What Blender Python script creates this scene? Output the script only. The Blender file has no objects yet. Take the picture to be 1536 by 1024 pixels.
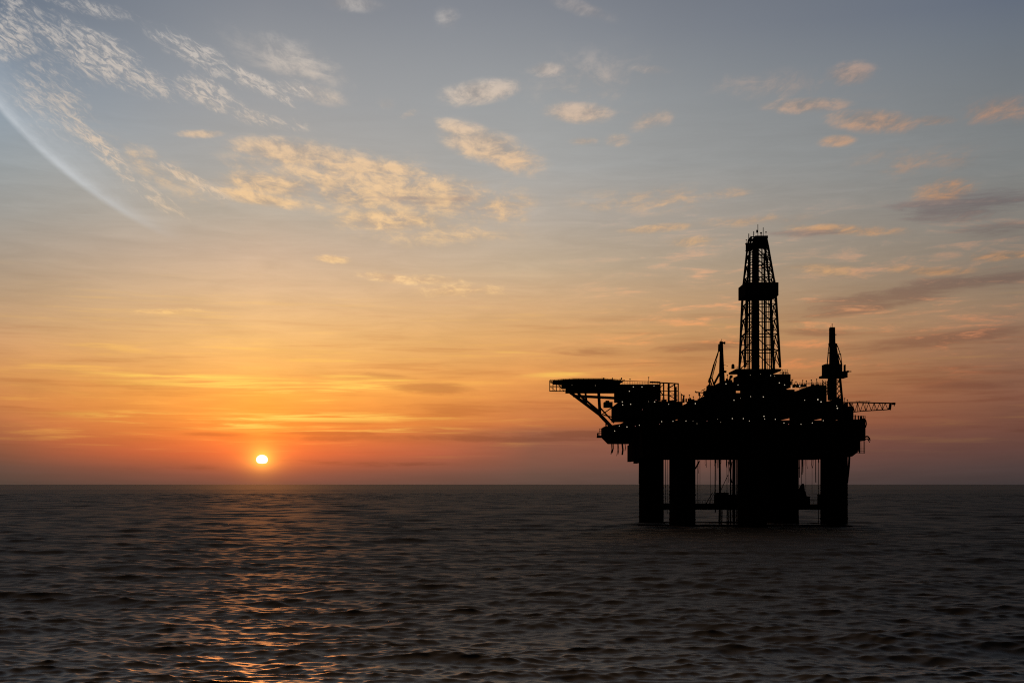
import bpy, math, random
import numpy as np
from mathutils import Vector, Matrix

random.seed(7)
rng = np.random.default_rng(11)
scene = bpy.context.scene
COL = scene.collection

# ------------------------------------------------------------------ camera
F = 1920.0            # focal length in pixels of the 1536 px wide photograph (45 mm on a 36 mm sensor)
CAM_H = 15.6          # eye height over the sea
HOR = 726.0           # horizon row
D = 500.0             # distance to the middle of the platform
cam_d = bpy.data.cameras.new("camera")
cam_d.lens = 45.0
cam_d.sensor_width = 36.0
cam_d.shift_y = (HOR - 512.0) / 1536.0
cam_d.clip_start = 0.5
cam_d.clip_end = 200000.0
cam = bpy.data.objects.new("camera", cam_d)
cam.location = (0, 0, CAM_H)
cam.rotation_euler = (math.radians(90), 0, 0)
COL.objects.link(cam)
scene.camera = cam


def P(px, py, y=0.0):
    """Point of the platform seen at photo pixel (px, py), y metres behind the platform's middle."""
    d = D + y
    return Vector(((px - 768.0) * d / F, d, CAM_H - (py - HOR) * d / F))


def lin(c):
    out = []
    for v in c:
        v = max(0.0, v / 255.0)
        out.append(v / 12.92 if v <= 0.04045 else ((v + 0.055) / 1.055) ** 2.4)
    return tuple(out)


# ------------------------------------------------------------------ materials
def new_mat(name):
    m = bpy.data.materials.new(name)
    m.use_nodes = True
    nt = m.node_tree
    return m, nt, nt.nodes["Principled BSDF"]


def steel(name, c1, c2, rough=0.6, scale=0.6):
    """Weathered painted steel: two paint tones broken by streaky noise."""
    m, nt, b = new_mat(name)
    tc = nt.nodes.new("ShaderNodeTexCoord")
    mp = nt.nodes.new("ShaderNodeMapping")
    mp.inputs["Scale"].default_value = (1, 1, 0.25)
    n = nt.nodes.new("ShaderNodeTexNoise")
    n.inputs["Scale"].default_value = scale
    n.inputs["Detail"].default_value = 6
    r = nt.nodes.new("ShaderNodeValToRGB")
    r.color_ramp.elements[0].position = 0.42
    r.color_ramp.elements[1].position = 0.62
    r.color_ramp.elements[0].color = (*c1, 1)
    r.color_ramp.elements[1].color = (*c2, 1)
    nt.links.new(tc.outputs["Object"], mp.inputs["Vector"])
    nt.links.new(mp.outputs["Vector"], n.inputs["Vector"])
    nt.links.new(n.outputs["Fac"], r.inputs["Fac"])
    nt.links.new(r.outputs["Color"], b.inputs["Base Color"])
    b.inputs["Roughness"].default_value = rough
    b.inputs["Specular IOR Level"].default_value = 0.0
    return m


M_DARK = steel("dark_steel", (0.009, 0.008, 0.008), (0.015, 0.011, 0.009))
M_HULL = steel("hull_paint", (0.009, 0.007, 0.006), (0.017, 0.009, 0.007), 0.65, 0.25)
M_GREY = steel("grey_steel", (0.011, 0.011, 0.011), (0.018, 0.015, 0.013))
M_COLUMN = steel("column_paint", (0.010, 0.008, 0.007), (0.018, 0.011, 0.009), 0.7, 0.2)


def lamp_mat(name, col, strength):
    m, nt, b = new_mat(name)
    b.inputs["Base Color"].default_value = (0.8, 0.8, 0.8, 1)
    b.inputs["Emission Color"].default_value = (*col, 1)
    b.inputs["Emission Strength"].default_value = strength
    return m


M_LAMP = lamp_mat("lamp_glass", (1.0, 0.82, 0.60), 0.58)
M_LAMP_DIM = lamp_mat("dim_lamp_glass", (1.0, 0.76, 0.52), 0.26)
M_LAMP_RED = lamp_mat("red_lamp_glass", (1.0, 0.35, 0.30), 0.35)


# ------------------------------------------------------------------ mesh builder
class MB:
    def __init__(self):
        self.v, self.f, self.pieces = [], [], []

    def add(self, vs, fs):
        o = len(self.v)
        self.v += [tuple(p) for p in vs]
        self.f += [tuple(i + o for i in f) for f in fs]
        self.pieces.append((o, len(self.v), len(self.f) - len(fs), len(self.f)))
        return self

    def box(self, a, b):
        x0, y0, z0 = a
        x1, y1, z1 = b
        vs = [(x0, y0, z0), (x1, y0, z0), (x1, y1, z0), (x0, y1, z0),
              (x0, y0, z1), (x1, y0, z1), (x1, y1, z1), (x0, y1, z1)]
        return self.add(vs, [(3, 2, 1, 0), (4, 5, 6, 7), (0, 1, 5, 4), (1, 2, 6, 5), (2, 3, 7, 6), (3, 0, 4, 7)])

    def bar(self, p, q, w, d=None):
        """Square section bar from p to q."""
        p, q = Vector(p), Vector(q)
        d = w if d is None else d
        ax = (q - p)
        if ax.length < 1e-6:
            return self
        ax.normalize()
        up = Vector((0, 1, 0)) if abs(ax.y) < 0.9 else Vector((0, 0, 1))
        s = ax.cross(up).normalized()
        t = ax.cross(s).normalized()
        vs = []
        for c in (p, q):
            for i, j in ((-1, -1), (1, -1), (1, 1), (-1, 1)):
                vs.append(c + s * (w / 2 * i) + t * (d / 2 * j))
        return self.add(vs, [(3, 2, 1, 0), (4, 5, 6, 7), (0, 1, 5, 4), (1, 2, 6, 5), (2, 3, 7, 6), (3, 0, 4, 7)])

    def tube(self, p, q, r, r2=None, n=10):
        p, q = Vector(p), Vector(q)
        r2 = r if r2 is None else r2
        ax = (q - p)
        if ax.length < 1e-6:
            return self
        ax.normalize()
        up = Vector((0, 1, 0)) if abs(ax.y) < 0.9 else Vector((1, 0, 0))
        s = ax.cross(up).normalized()
        t = ax.cross(s).normalized()
        vs = []
        for c, rr in ((p, r), (q, r2)):
            for k in range(n):
                a = 2 * math.pi * k / n
                vs.append(c + s * (rr * math.cos(a)) + t * (rr * math.sin(a)))
        fs = [(k, (k + 1) % n, n + (k + 1) % n, n + k) for k in range(n)]
        fs += [tuple(range(n - 1, -1, -1)), tuple(range(n, 2 * n))]
        return self.add(vs, fs)

    def path(self, pts, r, n=6):
        for a, b in zip(pts, pts[1:]):
            self.tube(a, b, r, n=n)
        return self

    def ball(self, c, r, n=8, m=5, sz=1.0):
        vs, fs = [], []
        for i in range(m + 1):
            th = math.pi * i / m
            for k in range(n):
                a = 2 * math.pi * k / n
                vs.append((c[0] + r * math.sin(th) * math.cos(a), c[1] + r * math.sin(th) * math.sin(a), c[2] + r * sz * math.cos(th)))
        for i in range(m):
            for k in range(n):
                fs.append((i * n + k, (i + 1) * n + k, (i + 1) * n + (k + 1) % n, i * n + (k + 1) % n))
        return self.add(vs, fs)

    def prism(self, pts, y0, y1):
        """Outline [(x, z)] extruded from y0 to y1."""
        n = len(pts)
        vs = [(x, y0, z) for x, z in pts] + [(x, y1, z) for x, z in pts]
        fs = [tuple(range(n)), tuple(range(2 * n - 1, n - 1, -1))]
        fs += [(k, n + k, n + (k + 1) % n, (k + 1) % n) for k in range(n)]
        return self.add(vs, fs)

    def build_each(self, name, mat, parent):
        """One object per cluster of touching pieces."""
        n = len(self.pieces)
        boxes = []
        for v0, v1, f0, f1 in self.pieces:
            a = np.array(self.v[v0:v1])
            boxes.append((a.min(0) - 0.02, a.max(0) + 0.02))
        grp = list(range(n))

        def root(i):
            while grp[i] != i:
                i = grp[i]
            return i
        for i in range(n):
            for j in range(i):
                if np.all(boxes[i][0] <= boxes[j][1]) and np.all(boxes[j][0] <= boxes[i][1]):
                    grp[root(i)] = root(j)
        out = []
        for g in sorted({root(i) for i in range(n)}):
            m = MB()
            for i in range(n):
                if root(i) == g:
                    v0, v1, f0, f1 = self.pieces[i]
                    m.add(self.v[v0:v1], [tuple(k - v0 for k in f) for f in self.f[f0:f1]])
            out.append(m.build(name, mat, parent))
        return out

    def build(self, name, mat, parent=None, smooth=False):
        me = bpy.data.meshes.new(name)
        ctr = Vector((0, 0, 0))
        if parent is not None:
            ctr = sum((Vector(v) for v in self.v), Vector()) / len(self.v)
        me.from_pydata([tuple(Vector(v) - ctr) for v in self.v], [], self.f)
        import bmesh
        bm = bmesh.new()
        bm.from_mesh(me)
        bmesh.ops.recalc_face_normals(bm, faces=bm.faces)
        bm.to_mesh(me)
        bm.free()
        me.materials.append(mat)
        if smooth:
            for p in me.polygons:
                p.use_smooth = True
        o = bpy.data.objects.new(name, me)
        COL.objects.link(o)
        if parent is not None:
            wp = WORLD[parent.name]
            o.parent = parent
            o.location = ctr - wp
        else:
            o.location = ctr
        WORLD[o.name] = ctr
        return o


WORLD = {}
FRONTS = []      # (px0, px1, py_top, py_bot, y0): fronts of the boxes built, for the lamps fixed to them


def bx(mb, px0, px1, pt, pb, y0, y1):
    """Box whose outline in the photo is px0..px1, pt..pb and which runs from y0 (near) to y1 (far)."""
    xl = P(px0, 0, y1 if px0 > 768 else y0).x
    xr = P(px1, 0, y0).x
    zt = P(0, pt, y0 if pt < HOR else y1).z
    zb = P(0, pb, y1 if pb < HOR else y0).z
    mb.box((xl, D + y0, zb), (xr, D + y1, zt))
    FRONTS.append((px0, px1, pt, pb, y0))
    return mb


def railing(mb, a, b, h=1.2, step=2.0, r=0.045):
    a, b = Vector(a), Vector(b)
    n = max(1, int((b - a).length / step))
    up = Vector((0, 0, h))
    for k in range(n + 1):
        p = a.lerp(b, k / n)
        mb.bar(p, p + up, r * 2)
    for fz in (0.5, 1.0):
        mb.bar(a + up * fz, b + up * fz, r * 2)
    return mb


# ------------------------------------------------------------------ the platform
def tag(o, label, cat, group=None):
    o["label"] = label
    o["category"] = cat
    if group:
        o["group"] = group


RIG = bpy.data.objects.new("oil_platform", None)
RIG.location = (P(1115, 0).x, D, 0)
COL.objects.link(RIG)
WORLD[RIG.name] = Vector(RIG.location)
tag(RIG, "black silhouetted offshore drilling platform standing on thick columns in the sea", "oil platform")

# --- columns, pontoons, braces
for px, w, y in ((977, 37, 26), (1023.5, 39, -18), (1128, 44, -26), (1172, 48, 18), (1251, 40, -6)):
    d = D + y
    r = w / 2 * d / F
    c = P(px, 700, y)
    m = MB()
    zt = P(0, 684, y).z + 2
    m.tube((c.x, c.y, -12), (c.x, c.y, zt), r, n=32)
    for z in (2.2, 11.5):
        m.tube((c.x, c.y, z), (c.x, c.y, z + 0.35), r + 0.18, n=32)
    o = m.build("column", M_COLUMN, RIG)
    # fenders and a ladder down the seaward face
    f = MB()
    f.bar((c.x - 0.4, c.y - r - 0.25, -1), (c.x - 0.4, c.y - r - 0.25, zt - 2), 0.12)
    f.bar((c.x + 0.4, c.y - r - 0.25, -1), (c.x + 0.4, c.y - r - 0.25, zt - 2), 0.12)
    z = 0
    while z < zt - 3:
        f.bar((c.x - 0.4, c.y - r - 0.25, z), (c.x + 0.4, c.y - r - 0.25, z), 0.08)
        z += 0.5
    f.build("ladder", M_DARK, o)
for y, px0, px1, zt in ((-19, 954, 1276, 0.3), (22, 955, 1230, 0.2)):
    m = MB()
    a, b = P(px0, 0, y), P(px1, 0, y)
    pts = []
    for sx, x in ((1, a.x), (-1, b.x)):
        pts += [(x, -2.0), (x + sx * 1.6, -7.5)] if sx < 0 else [(x + 1.6, -7.5), (x, -2.0)]
    out = [(a.x, -2.0), (a.x + 1.5, zt), (b.x - 1.5, zt), (b.x, -2.0), (b.x - 2.5, -8), (a.x + 2.5, -8)]
    m.prism(out, D + y - 8, D + y + 8)
    m.build("pontoon", M_HULL, RIG)
for y, px0, px1, pt, pb in ((-8, 980, 1252, 757, 764), (24, 977, 1172, 754.5, 760)):
    m = MB()
    p, q = P(px0, (pt + pb) / 2, y), P(px1, (pt + pb) / 2, y)
    m.tube(p, q, (pb - pt) / 2 * (D + y) / F, n=16)
    br = m.build("brace", M_COLUMN, RIG)
    if y < 0:
        w = MB()
        for s0, s1 in ((1043, 1106), (1198, 1232)):
            railing(w, P(s0, 757, -8.6), P(s1, 757, -8.6), 1.9, 1.3, 0.06)
            railing(w, P(s0, 757, -6.5), P(s1, 757, -6.5), 1.9, 1.3, 0.06)
        w.build_each("railing", M_DARK, br)
for pa, pb_, ya, yb in ((977, 1023, 26, -18), (1172, 1251, 18, -6), (1128, 1172, -26, 18)):
    m = MB()
    a, b = P(pa, 0, ya), P(pb_, 0, yb)
    z = P(0, 760, -8).z
    m.tube((a.x, a.y, z), (b.x, b.y, z), 0.95, n=16)
    m.build("brace", M_COLUMN, RIG)

# --- hull (deck box)
m = MB()
bx(m, 943, 1274, 630, 689.5, -28, 28)
bx(m, 941, 958, 664, 692.5, -6, 27)
bx(m, 950, 962, 688, 695, 8, 27.5)
bx(m, 1262, 1280.5, 636, 678, -20, 6)
m.prism([(P(1258, 0, -10).x, P(0, 677, -10).z), (P(1280.5, 0, -10).x, P(0, 677, -10).z), (P(1270, 0, -10).x, P(0, 685, -10).z), (P(1258, 0, -10).x, P(0, 685, -10).z)], D - 18, D + 5)
hull = m.build("hull", M_HULL, RIG)
st = MB()
for k in range(26):       # stiffeners along the front
    px = 955 + k * 12.2
    a = P(px, 690, -28)
    st.box((a.x - 0.12, D - 28.35, a.z + 2.2), (a.x + 0.12, D - 27.97, P(0, 634, -28).z))
for py in (650, 668):
    a, b = P(956, py, -28), P(1270, py, -28)
    st.box((a.x, D - 28.5, a.z - 0.15), (b.x, D - 28.36, a.z + 0.15))
st.build("stiffener_grid", M_HULL, hull)

# --- left sponson and the lookout platform with its railing
m = MB()
y0 = 3
m.prism([(P(px, 0, y0).x, P(0, py, y0).z) for px, py in ((904, 641), (904, 655.5), (913.5, 665), (946, 665), (946, 634), (915, 639))], D + y0 - 9, D + y0 + 7)
spon = m.build("sponson", M_HULL, RIG)
m = MB()
bx(m, 895, 908, 653, 656.5, 0, 8)
bx(m, 895.5, 898, 648.5, 656, 0.5, 7.5)
for py in (643, 646, 649.5):
    for yy in (0.3, 7.7):
        m.bar(P(898.5, py, yy), P(909, py, yy), 0.16)
for px in (899, 902, 905, 908.5):
    for yy in (0.3, 7.7):
        m.bar(P(px, 643, yy), P(px, 654, yy), 0.14)
m.build("lookout", M_DARK, spon)
FRONTS.append((905, 946, 634, 662, -6))

# --- hoses hanging below the sponson
for px, l, b, r in ((917, 681, -0.5, 0.16), (919.5, 679, -1.5, 0.24), (927, 681, 0, 0.15), (926, 683.5, -1, 0.1), (933, 682, 0.3, 0.33), (937, 676, 0.4, 0.14)):
    m = MB()
    a = P(px, 663, 2)
    q = P(px + b, l, 2)
    mid = a.lerp(q, 0.6) + Vector((0.3, 0, 0))
    m.path([a, mid, q], r)
    m.build("hanging_hose", M_DARK, RIG)

# --- accommodation block below and beside the helideck
m = MB()
bx(m, 917, 1024, 602, 633, -24, 14)
bx(m, 929, 1026, 630, 642, -22, 12)
bx(m, 905, 919, 602.5, 611.5, -2, 3)
bx(m, 908, 914, 600.5, 604, -1, 2)
bx(m, 921, 991, 576, 604, -18, 12)
bx(m, 925, 989, 590, 603, -22, -16)
bx(m, 902, 920, 640, 650, -5, 8)
acc = m.build("accommodation_block", M_GREY, RIG)
m = MB()
for k, px in enumerate(np.arange(929, 988, 4.2)):
    for py in (582, 594):
        if random.random() < 0.8:
            a = P(px, py, -18 if py < 590 else -22)
            m.box((a.x - 0.35, a.y - 0.08, a.z - 0.4), (a.x + 0.35, a.y - 0.02, a.z + 0.4))
m.build_each("porthole", M_DARK, acc)
m = MB()
for yy in (-17.6, 11.5):
    a, b = P(922, 575.7, yy), P(990, 577, yy)
    z = P(0, 576, -18).z
    m.bar((a.x, a.y, z + 1.35), (b.x, b.y, z + 0.9), 0.22)
    for k in range(19):
        x = a.x + (b.x - a.x) * k / 18
        m.bar((x, a.y, z), (x, a.y, z + 1.2), 0.09)
    m.bar((a.x, a.y, z + 0.55), (b.x, b.y, z + 0.5), 0.1)
m.build_each("roof_railing", M_DARK, acc)

# --- helideck
m = MB()
c = P(880, 0, 0)
R8 = 13.2
ztop = P(0, 568.5, -10).z
oct_ = []
for k in range(8):
    a = math.radians(22.5 + 45 * k)
    oct_.append((c.x + R8 * 1.082 * math.cos(a), c.y + R8 * 1.0 * math.sin(a)))
vs = [(x, y, ztop - 0.9) for x, y in oct_] + [(x, y, ztop) for x, y in oct_]
m.add(vs, [tuple(range(7, -1, -1)), tuple(range(8, 16))] + [(k, (k + 1) % 8, 8 + (k + 1) % 8, 8 + k) for k in range(8)])
hd = m.build("helideck", M_DARK, RIG)
m = MB()
zn = ztop - 0.1
for k in range(8):            # safety net frame round the deck edge
    x0, ya = oct_[k]
    x1, yb = oct_[(k + 1) % 8]
    for j in range(6):
        t = j / 6
        px_, py_ = x0 + (x1 - x0) * t, ya + (yb - ya) * t
        ox, oy = (px_ - c.x) * 0.09, (py_ - c.y) * 0.09
        m.bar((px_, py_, zn - 0.4), (px_ + ox, py_ + oy, zn + 0.15), 0.1)
    e0 = (x0 + (x0 - c.x) * 0.09, ya + (ya - c.y) * 0.09, zn + 0.15)
    e1 = (x1 + (x1 - c.x) * 0.09, yb + (yb - c.y) * 0.09, zn + 0.15)
    m.bar(e0, e1, 0.14)
    m.bar(((x0 + e0[0]) / 2, (ya + e0[1]) / 2, zn - 0.1), ((x1 + e1[0]) / 2, (yb + e1[1]) / 2, zn - 0.1), 0.08)
m.build("safety_net", M_DARK, hd)
m = MB()                       # girders below the deck
bx(m, 848, 930, 571, 590, -4.5, 5.5)
bx(m, 842, 900, 571, 583, -9.5, 9.5)
m.build("girder_grid", M_DARK, hd)
m = MB()                       # open end frame on the left
for yy in (-4, 4):
    for px in (824.6, 829.5, 834.5, 840, 846):
        m.bar(P(px, 570, yy), P(px, 587, yy), 0.32)
    for py in (573.5, 579.5, 586.3):
        m.bar(P(824, py, yy), P(853, py + 0.4, yy), 0.34)
    m.bar(P(824.6, 579, yy), P(834.5, 587, yy), 0.16)
    m.bar(P(834.5, 573, yy), P(846, 587, yy), 0.2)
    m.bar(P(840, 571, yy), P(853, 586, yy), 0.25)
for py in (573.5, 586.3):
    for px in (824.6, 834.5, 846):
        m.bar(P(px, py, -4), P(px, py, 4), 0.28)
m.build("end_frame", M_DARK, hd)
m = MB()                       # raking support truss
for yy in (-3.2, 3.2):
    m.bar(P(855, 588, yy), P(900, 622, yy), 1.15)
    m.bar(P(900, 622, yy), P(917, 640, yy), 1.3)
    m.bar(P(875, 597, yy), P(899, 617, yy), 0.8)
    m.bar(P(860, 593.5, yy), P(926, 597, yy), 1.0)
    m.bar(P(866, 588, yy), P(880, 603, yy), 0.9)
    m.bar(P(878, 588, yy), P(880, 603, yy), 0.75)
    m.bar(P(898, 588, yy), P(900, 622, yy), 1.1)
    m.bar(P(900, 611, yy), P(921, 634, yy), 0.55)
    m.bar(P(902, 622, yy), P(921, 609, yy), 0.4)
    m.bar(P(905, 622, yy), P(921, 626, yy), 0.45)
    m.bar(P(909, 632, yy), P(909, 645, yy), 0.5)
for px, py in ((858, 590), (880, 604), (900, 621), (910, 633), (900, 596)):
    m.bar(P(px, py, -3.2), P(px, py, 3.2), 0.4)
m.build("support_truss", M_DARK, hd)
m = MB()                       # small fittings: deck edge lights housings, windsock, nets
for k in range(34):
    px = random.uniform(845, 934)
    yy = random.uniform(-10, 10)
    a = P(px, 568, yy)
    m.box((a.x - 0.2, a.y - 0.2, ztop - 0.05), (a.x + random.uniform(0.1, 0.4), a.y + 0.2, ztop + random.uniform(0.15, 0.75) * (0.5 + (px - 840) / 120)))
m.bar(P(903, 569, 4), P(903, 564.8, 4), 0.09)
m.build_each("deck_fitting", M_DARK, hd)

# --- escape stair frame at the right end of the helideck
m = MB()
for yy in (-3, 3):
    for px, w in ((990, 0.5), (995.5, 0.5), (1003, 0.75), (1012, 0.5), (1017.3, 0.45)):
        m.bar(P(px, 574.5, yy), P(px, 603, yy), w)
    m.bar(P(975, 573, yy), P(1017.6, 575.3, yy), 0.45)
    for py in (586, 592.5):
        m.bar(P(988, py, yy), P(1017, py + 0.5, yy), 0.3)
    m.bar(P(1001, 583, yy), P(1013, 576, yy), 0.42)
    m.bar(P(990, 586, yy), P(995, 593, yy), 0.35)
    m.bar(P(988, 583, yy), P(996, 576, yy), 0.3)
    m.bar(P(1004, 593, yy), P(1016, 600, yy), 0.3)
    m.bar(P(1003, 586, yy), P(1012, 592, yy), 0.16)
for py in (575, 586, 592.5):
    for px in (990, 1003, 1017):
        m.bar(P(px, py, -3), P(px, py, 3), 0.25)
m.bar(P(1014, 580, 0), P(1014, 603, 0), 0.55)
stair = m.build("stair_tower", M_DARK, RIG)
m = MB()
for px, pt, w in ((1022, 590, 0.3), (1024.8, 593, 0.22), (1026.3, 592, 0.2), (1020, 587, 0.14)):
    m.bar(P(px, pt, -2), P(px, 604, -2), w)
m.bar(P(1022, 591.5, -2), P(1027, 594, -2), 0.3)
m.bar(P(1026.3, 592, -2), P(1024.5, 598, -2), 0.3)
m.build_each("vent_mast", M_DARK, RIG)

# --- main deck modules
def module(name, mat, boxes):
    m = MB()
    for b in boxes:
        bx(m, *b)
    return m.build(name, mat, RIG)


module("deck_module", M_DARK, [(1016, 1064, 600, 634, -26, 20), (1030, 1052, 601.5, 634, -27.5, -24)])
module("pump_house", M_GREY, [(1046, 1110, 589, 634, -20, 16), (1056, 1100, 580, 602, -14, 10)])
module("winch_house", M_DARK, [(1069, 1104, 572.5, 600, -12, 8), (1084, 1096, 569.5, 580, -6, 4)])
module("mud_module", M_GREY, [(1098, 1192, 584, 634, -24, 22), (1110, 1180, 575, 600, -18, 14)])
module("stores_module", M_DARK, [(1184, 1240, 577.5, 634, -24, 18), (1190, 1212, 586, 634, -26.5, -22), (1199, 1234, 577, 600, -12, 12)])
module("crane_house", M_GREY, [(1232, 1264, 596, 634, -20, 12), (1262, 1274, 609, 640, -14, 4), (1262, 1272, 603.5, 614, -8, 2)])

# clutter along the skyline: each small box, tank or pipe bundle is a part of its own
def clutter(name, px0, px1, pb, y, n, hmin, hmax, seed):
    rr = random.Random(seed)
    for k in range(n):
        px = rr.uniform(px0, px1)
        w = rr.uniform(1.2, 4.5)
        h = rr.uniform(hmin, hmax)
        m = MB()
        yy = y + rr.uniform(-3, 3)
        if rr.random() < 0.6:
            a, b = P(px - w / 2, pb - h, yy), P(px + w / 2, pb + 3, yy)
            m.box((a.x, a.y, b.z), (b.x, a.y + rr.uniform(1, 3), a.z))
            if rr.random() < 0.5:
                m.bar((a.x + 0.2, a.y + 0.3, a.z), (a.x + 0.2, a.y + 0.3, a.z + rr.uniform(0.3, 1.1)), 0.12)
        else:
            a, b = P(px, pb - h, yy), P(px, pb + 3, yy)
            m.tube(b, a, w / 2 * 0.2, n=12)
            m.ball((a.x, a.y, a.z), w / 2 * 0.2, 12, 6)
        m.build(name, M_DARK, RIG)


clutter("equipment_box", 1024, 1046, 600, -20, 8, 0.5, 3.0, 3)
clutter("equipment_box", 1046, 1060, 590, -10, 4, 0.5, 3.0, 4)
clutter("equipment_box", 1087, 1099, 572, -6, 4, 0.8, 4.0, 5)
clutter("equipment_box", 1186, 1201, 577.5, -14, 4, 0.3, 1.6, 6)
clutter("equipment_box", 1264, 1274, 609, -8, 3, 0.5, 3.0, 8)

clutter("equipment_box", 992, 1022, 601, -10, 6, 0.5, 2.5, 9)
clutter("equipment_box", 1100, 1112, 562, -6, 2, 0.5, 2.0, 10)
clutter("equipment_box", 1203, 1238, 577, -8, 6, 0.3, 1.4, 12)
clutter("equipment_box", 1240, 1262, 597, -10, 4, 0.5, 2.5, 13)
clutter("equipment_box", 1062, 1080, 581, -8, 5, 1.0, 5.0, 14)
clutter("equipment_box", 1172, 1188, 574, -8, 4, 1.0, 6.0, 15)
for px, pb, pt in ((1034, 601, 593), (1040, 601, 595.5), (1091, 572, 563), (1096, 570, 564), (1189, 578, 570), (1194, 578, 573), (1204, 577, 571), (1217, 577, 570.5), (1267, 606, 598), (1271, 606, 600), (945, 576, 569), (973, 576, 566.5)):
    m = MB()
    a, q = P(px, pb + 1, -5), P(px, pt, -5)
    m.bar(a, q, 0.16)
    m.box((q.x - 0.22, q.y - 0.2, q.z), (q.x + 0.22, q.y + 0.2, q.z + 0.35))
    m.build("light_mast", M_DARK, RIG)

# gantry arm left of the left crane
m = MB()
for yy in (-8, -5):
    m.bar(P(1043, 588, yy), P(1060, 589.2, yy), 0.4)
    m.bar(P(1042.5, 586.5, yy), P(1045, 589, yy), 0.4)
    m.bar(P(1048, 589, yy), P(1051, 594, yy), 0.3)
    m.bar(P(1049.5, 589, yy), P(1049.5, 600, yy), 0.3)
    m.bar(P(1051, 598, yy), P(1056, 590, yy), 0.25)
    m.bar(P(1052, 586, yy), P(1058, 583, yy), 0.3)
m.build_each("gantry", M_DARK, RIG)

# --- left crane, boom folded upright
yy = -4
m = MB()
m.bar(P(1082, 513, yy), P(1082.8, 575, yy), 1.1, 1.6)
m.bar(P(1080.8, 522, yy), P(1079.6, 562, yy), 0.55)
m.bar(P(1083.4, 522, yy), P(1086, 574, yy), 0.6)
bx(m, 1079, 1086, 556, 590, yy - 2, yy + 2)
crane = m.build("crane", M_DARK, RIG)
m = MB()
bx(m, 1079, 1084.3, 512, 518, yy - 1, yy + 1)
m.bar(P(1083, 514, yy), P(1088, 514.2, yy), 0.6)
m.bar(P(1086.8, 512.5, yy), P(1086.8, 516, yy), 0.5)
m.bar(P(1082.6, 513, yy), P(1082.6, 508.3, yy), 0.18)
m.bar(P(1080.6, 513, yy), P(1080.6, 510.6, yy), 0.12)
m.bar(P(1078.6, 516, yy), P(1078.2, 527, yy), 0.6)
m.build("mast_head", M_DARK, crane)
m = MB()
m.bar(P(1078, 526, yy), P(1071, 546, yy), 0.42)
m.bar(P(1071, 546, yy), P(1065, 568, yy), 0.55)
m.bar(P(1065, 567, yy), P(1063.5, 573, yy), 0.8)
m.bar(P(1063.5, 572, yy), P(1068, 588, yy), 0.5)
m.bar(P(1064.8, 569, yy), P(1071, 586, yy), 0.45)
m.bar(P(1079.4, 560, yy), P(1070.5, 577, yy), 0.75)
m.bar(P(1067.5, 566, yy), P(1072, 580, yy), 0.5)
m.build("boom", M_DARK, crane)
m = MB()
m.bar(P(1075, 541, yy - 0.6), P(1068, 568, yy - 0.6), 0.22)
m.bar(P(1077.5, 530, yy + 0.6), P(1067, 567, yy + 0.6), 0.14)
m.bar(P(1086, 547, yy), P(1092, 549, yy), 0.12)
m.build_each("cable", M_DARK, crane)
m = MB()
bx(m, 1059.5, 1070, 578, 592, yy - 2, yy + 2)
m.bar(P(1061.5, 579, yy), P(1060, 588, yy), 0.6)
m.bar(P(1085, 557, yy), P(1089.5, 557.5, yy), 0.8)
m.build_each("operator_cab", M_DARK, crane)

# --- drill floor below the derrick
m = MB()
bx(m, 1093, 1172, 553, 561.5, -8, 9)
bx(m, 1100, 1186, 561, 586, -8, 9)
bx(m, 1094, 1099, 562.5, 568, -5, 0)
df = m.build("drill_floor", M_DARK, RIG)
m = MB()
a = P(1099.4, 553, -3)
m.tube(a, a + Vector((0, 0, 1.3)), 0.62, n=12)
m.ball((a.x, a.y, a.z + 1.3), 0.62, 12, 6)
m.build("radar_dome", M_DARK, df)
m = MB()
for yy in (-7.5, 8):
    railing(m, (P(1170, 0, yy).x, D + yy, P(0, 561.5, -8).z), (P(1181.5, 0, yy).x, D + yy, P(0, 561.5, -8).z), 1.9, 0.75, 0.06)
railing(m, P(1101, 553, -8), P(1112, 553, -8), 0.9, 1.0, 0.05)
m.build_each("railing", M_DARK, df)
m = MB()
for k, (px, pt) in enumerate(((1177, 561), (1179, 557.5), (1180.4, 562), (1182, 559), (1183.4, 565), (1184.8, 566.5), (1175.5, 557), (1173.5, 559))):
    m.bar(P(px, pt, -6 + k), P(px, 570, -6 + k), 0.34)
bx(m, 1176, 1186, 567, 580, -10, 2)
m.build_each("racked_pipe", M_DARK, df)

# --- derrick
dc = P(1139.6, 0, 0)
levels = []          # (py, photo half-width, centre px)
prof = [(553, 30.6, 1139.3), (451, 25.4, 1138.4), (423, 23.0, 1138.0), (372, 15.8, 1136.4), (357, 13.0, 1136.2)]
HD = 0.86            # half depth over half width


def prof_at(py):
    for (a, wa, ca), (b, wb, cb) in zip(prof, prof[1:]):
        if b <= py <= a:
            t = (a - py) / (a - b)
            return wa + (wb - wa) * t, ca + (cb - ca) * t
    return prof[-1][1:]


def corner(py, sx, sy):
    """Derrick leg position: half-width reduced so that the outline including parallax fits the photo."""
    w, cpx = prof_at(py)
    hw = w * D / F
    # the outer outline is hw = x + x*HD/D * (cpx-768)  (near right leg and far left leg)
    x = hw / (1 + HD * (cpx - 768) / F)
    z = P(0, py, 0).z
    return Vector((P(cpx, 0, 0).x + sx * x, D + sy * x * HD, z))


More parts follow.
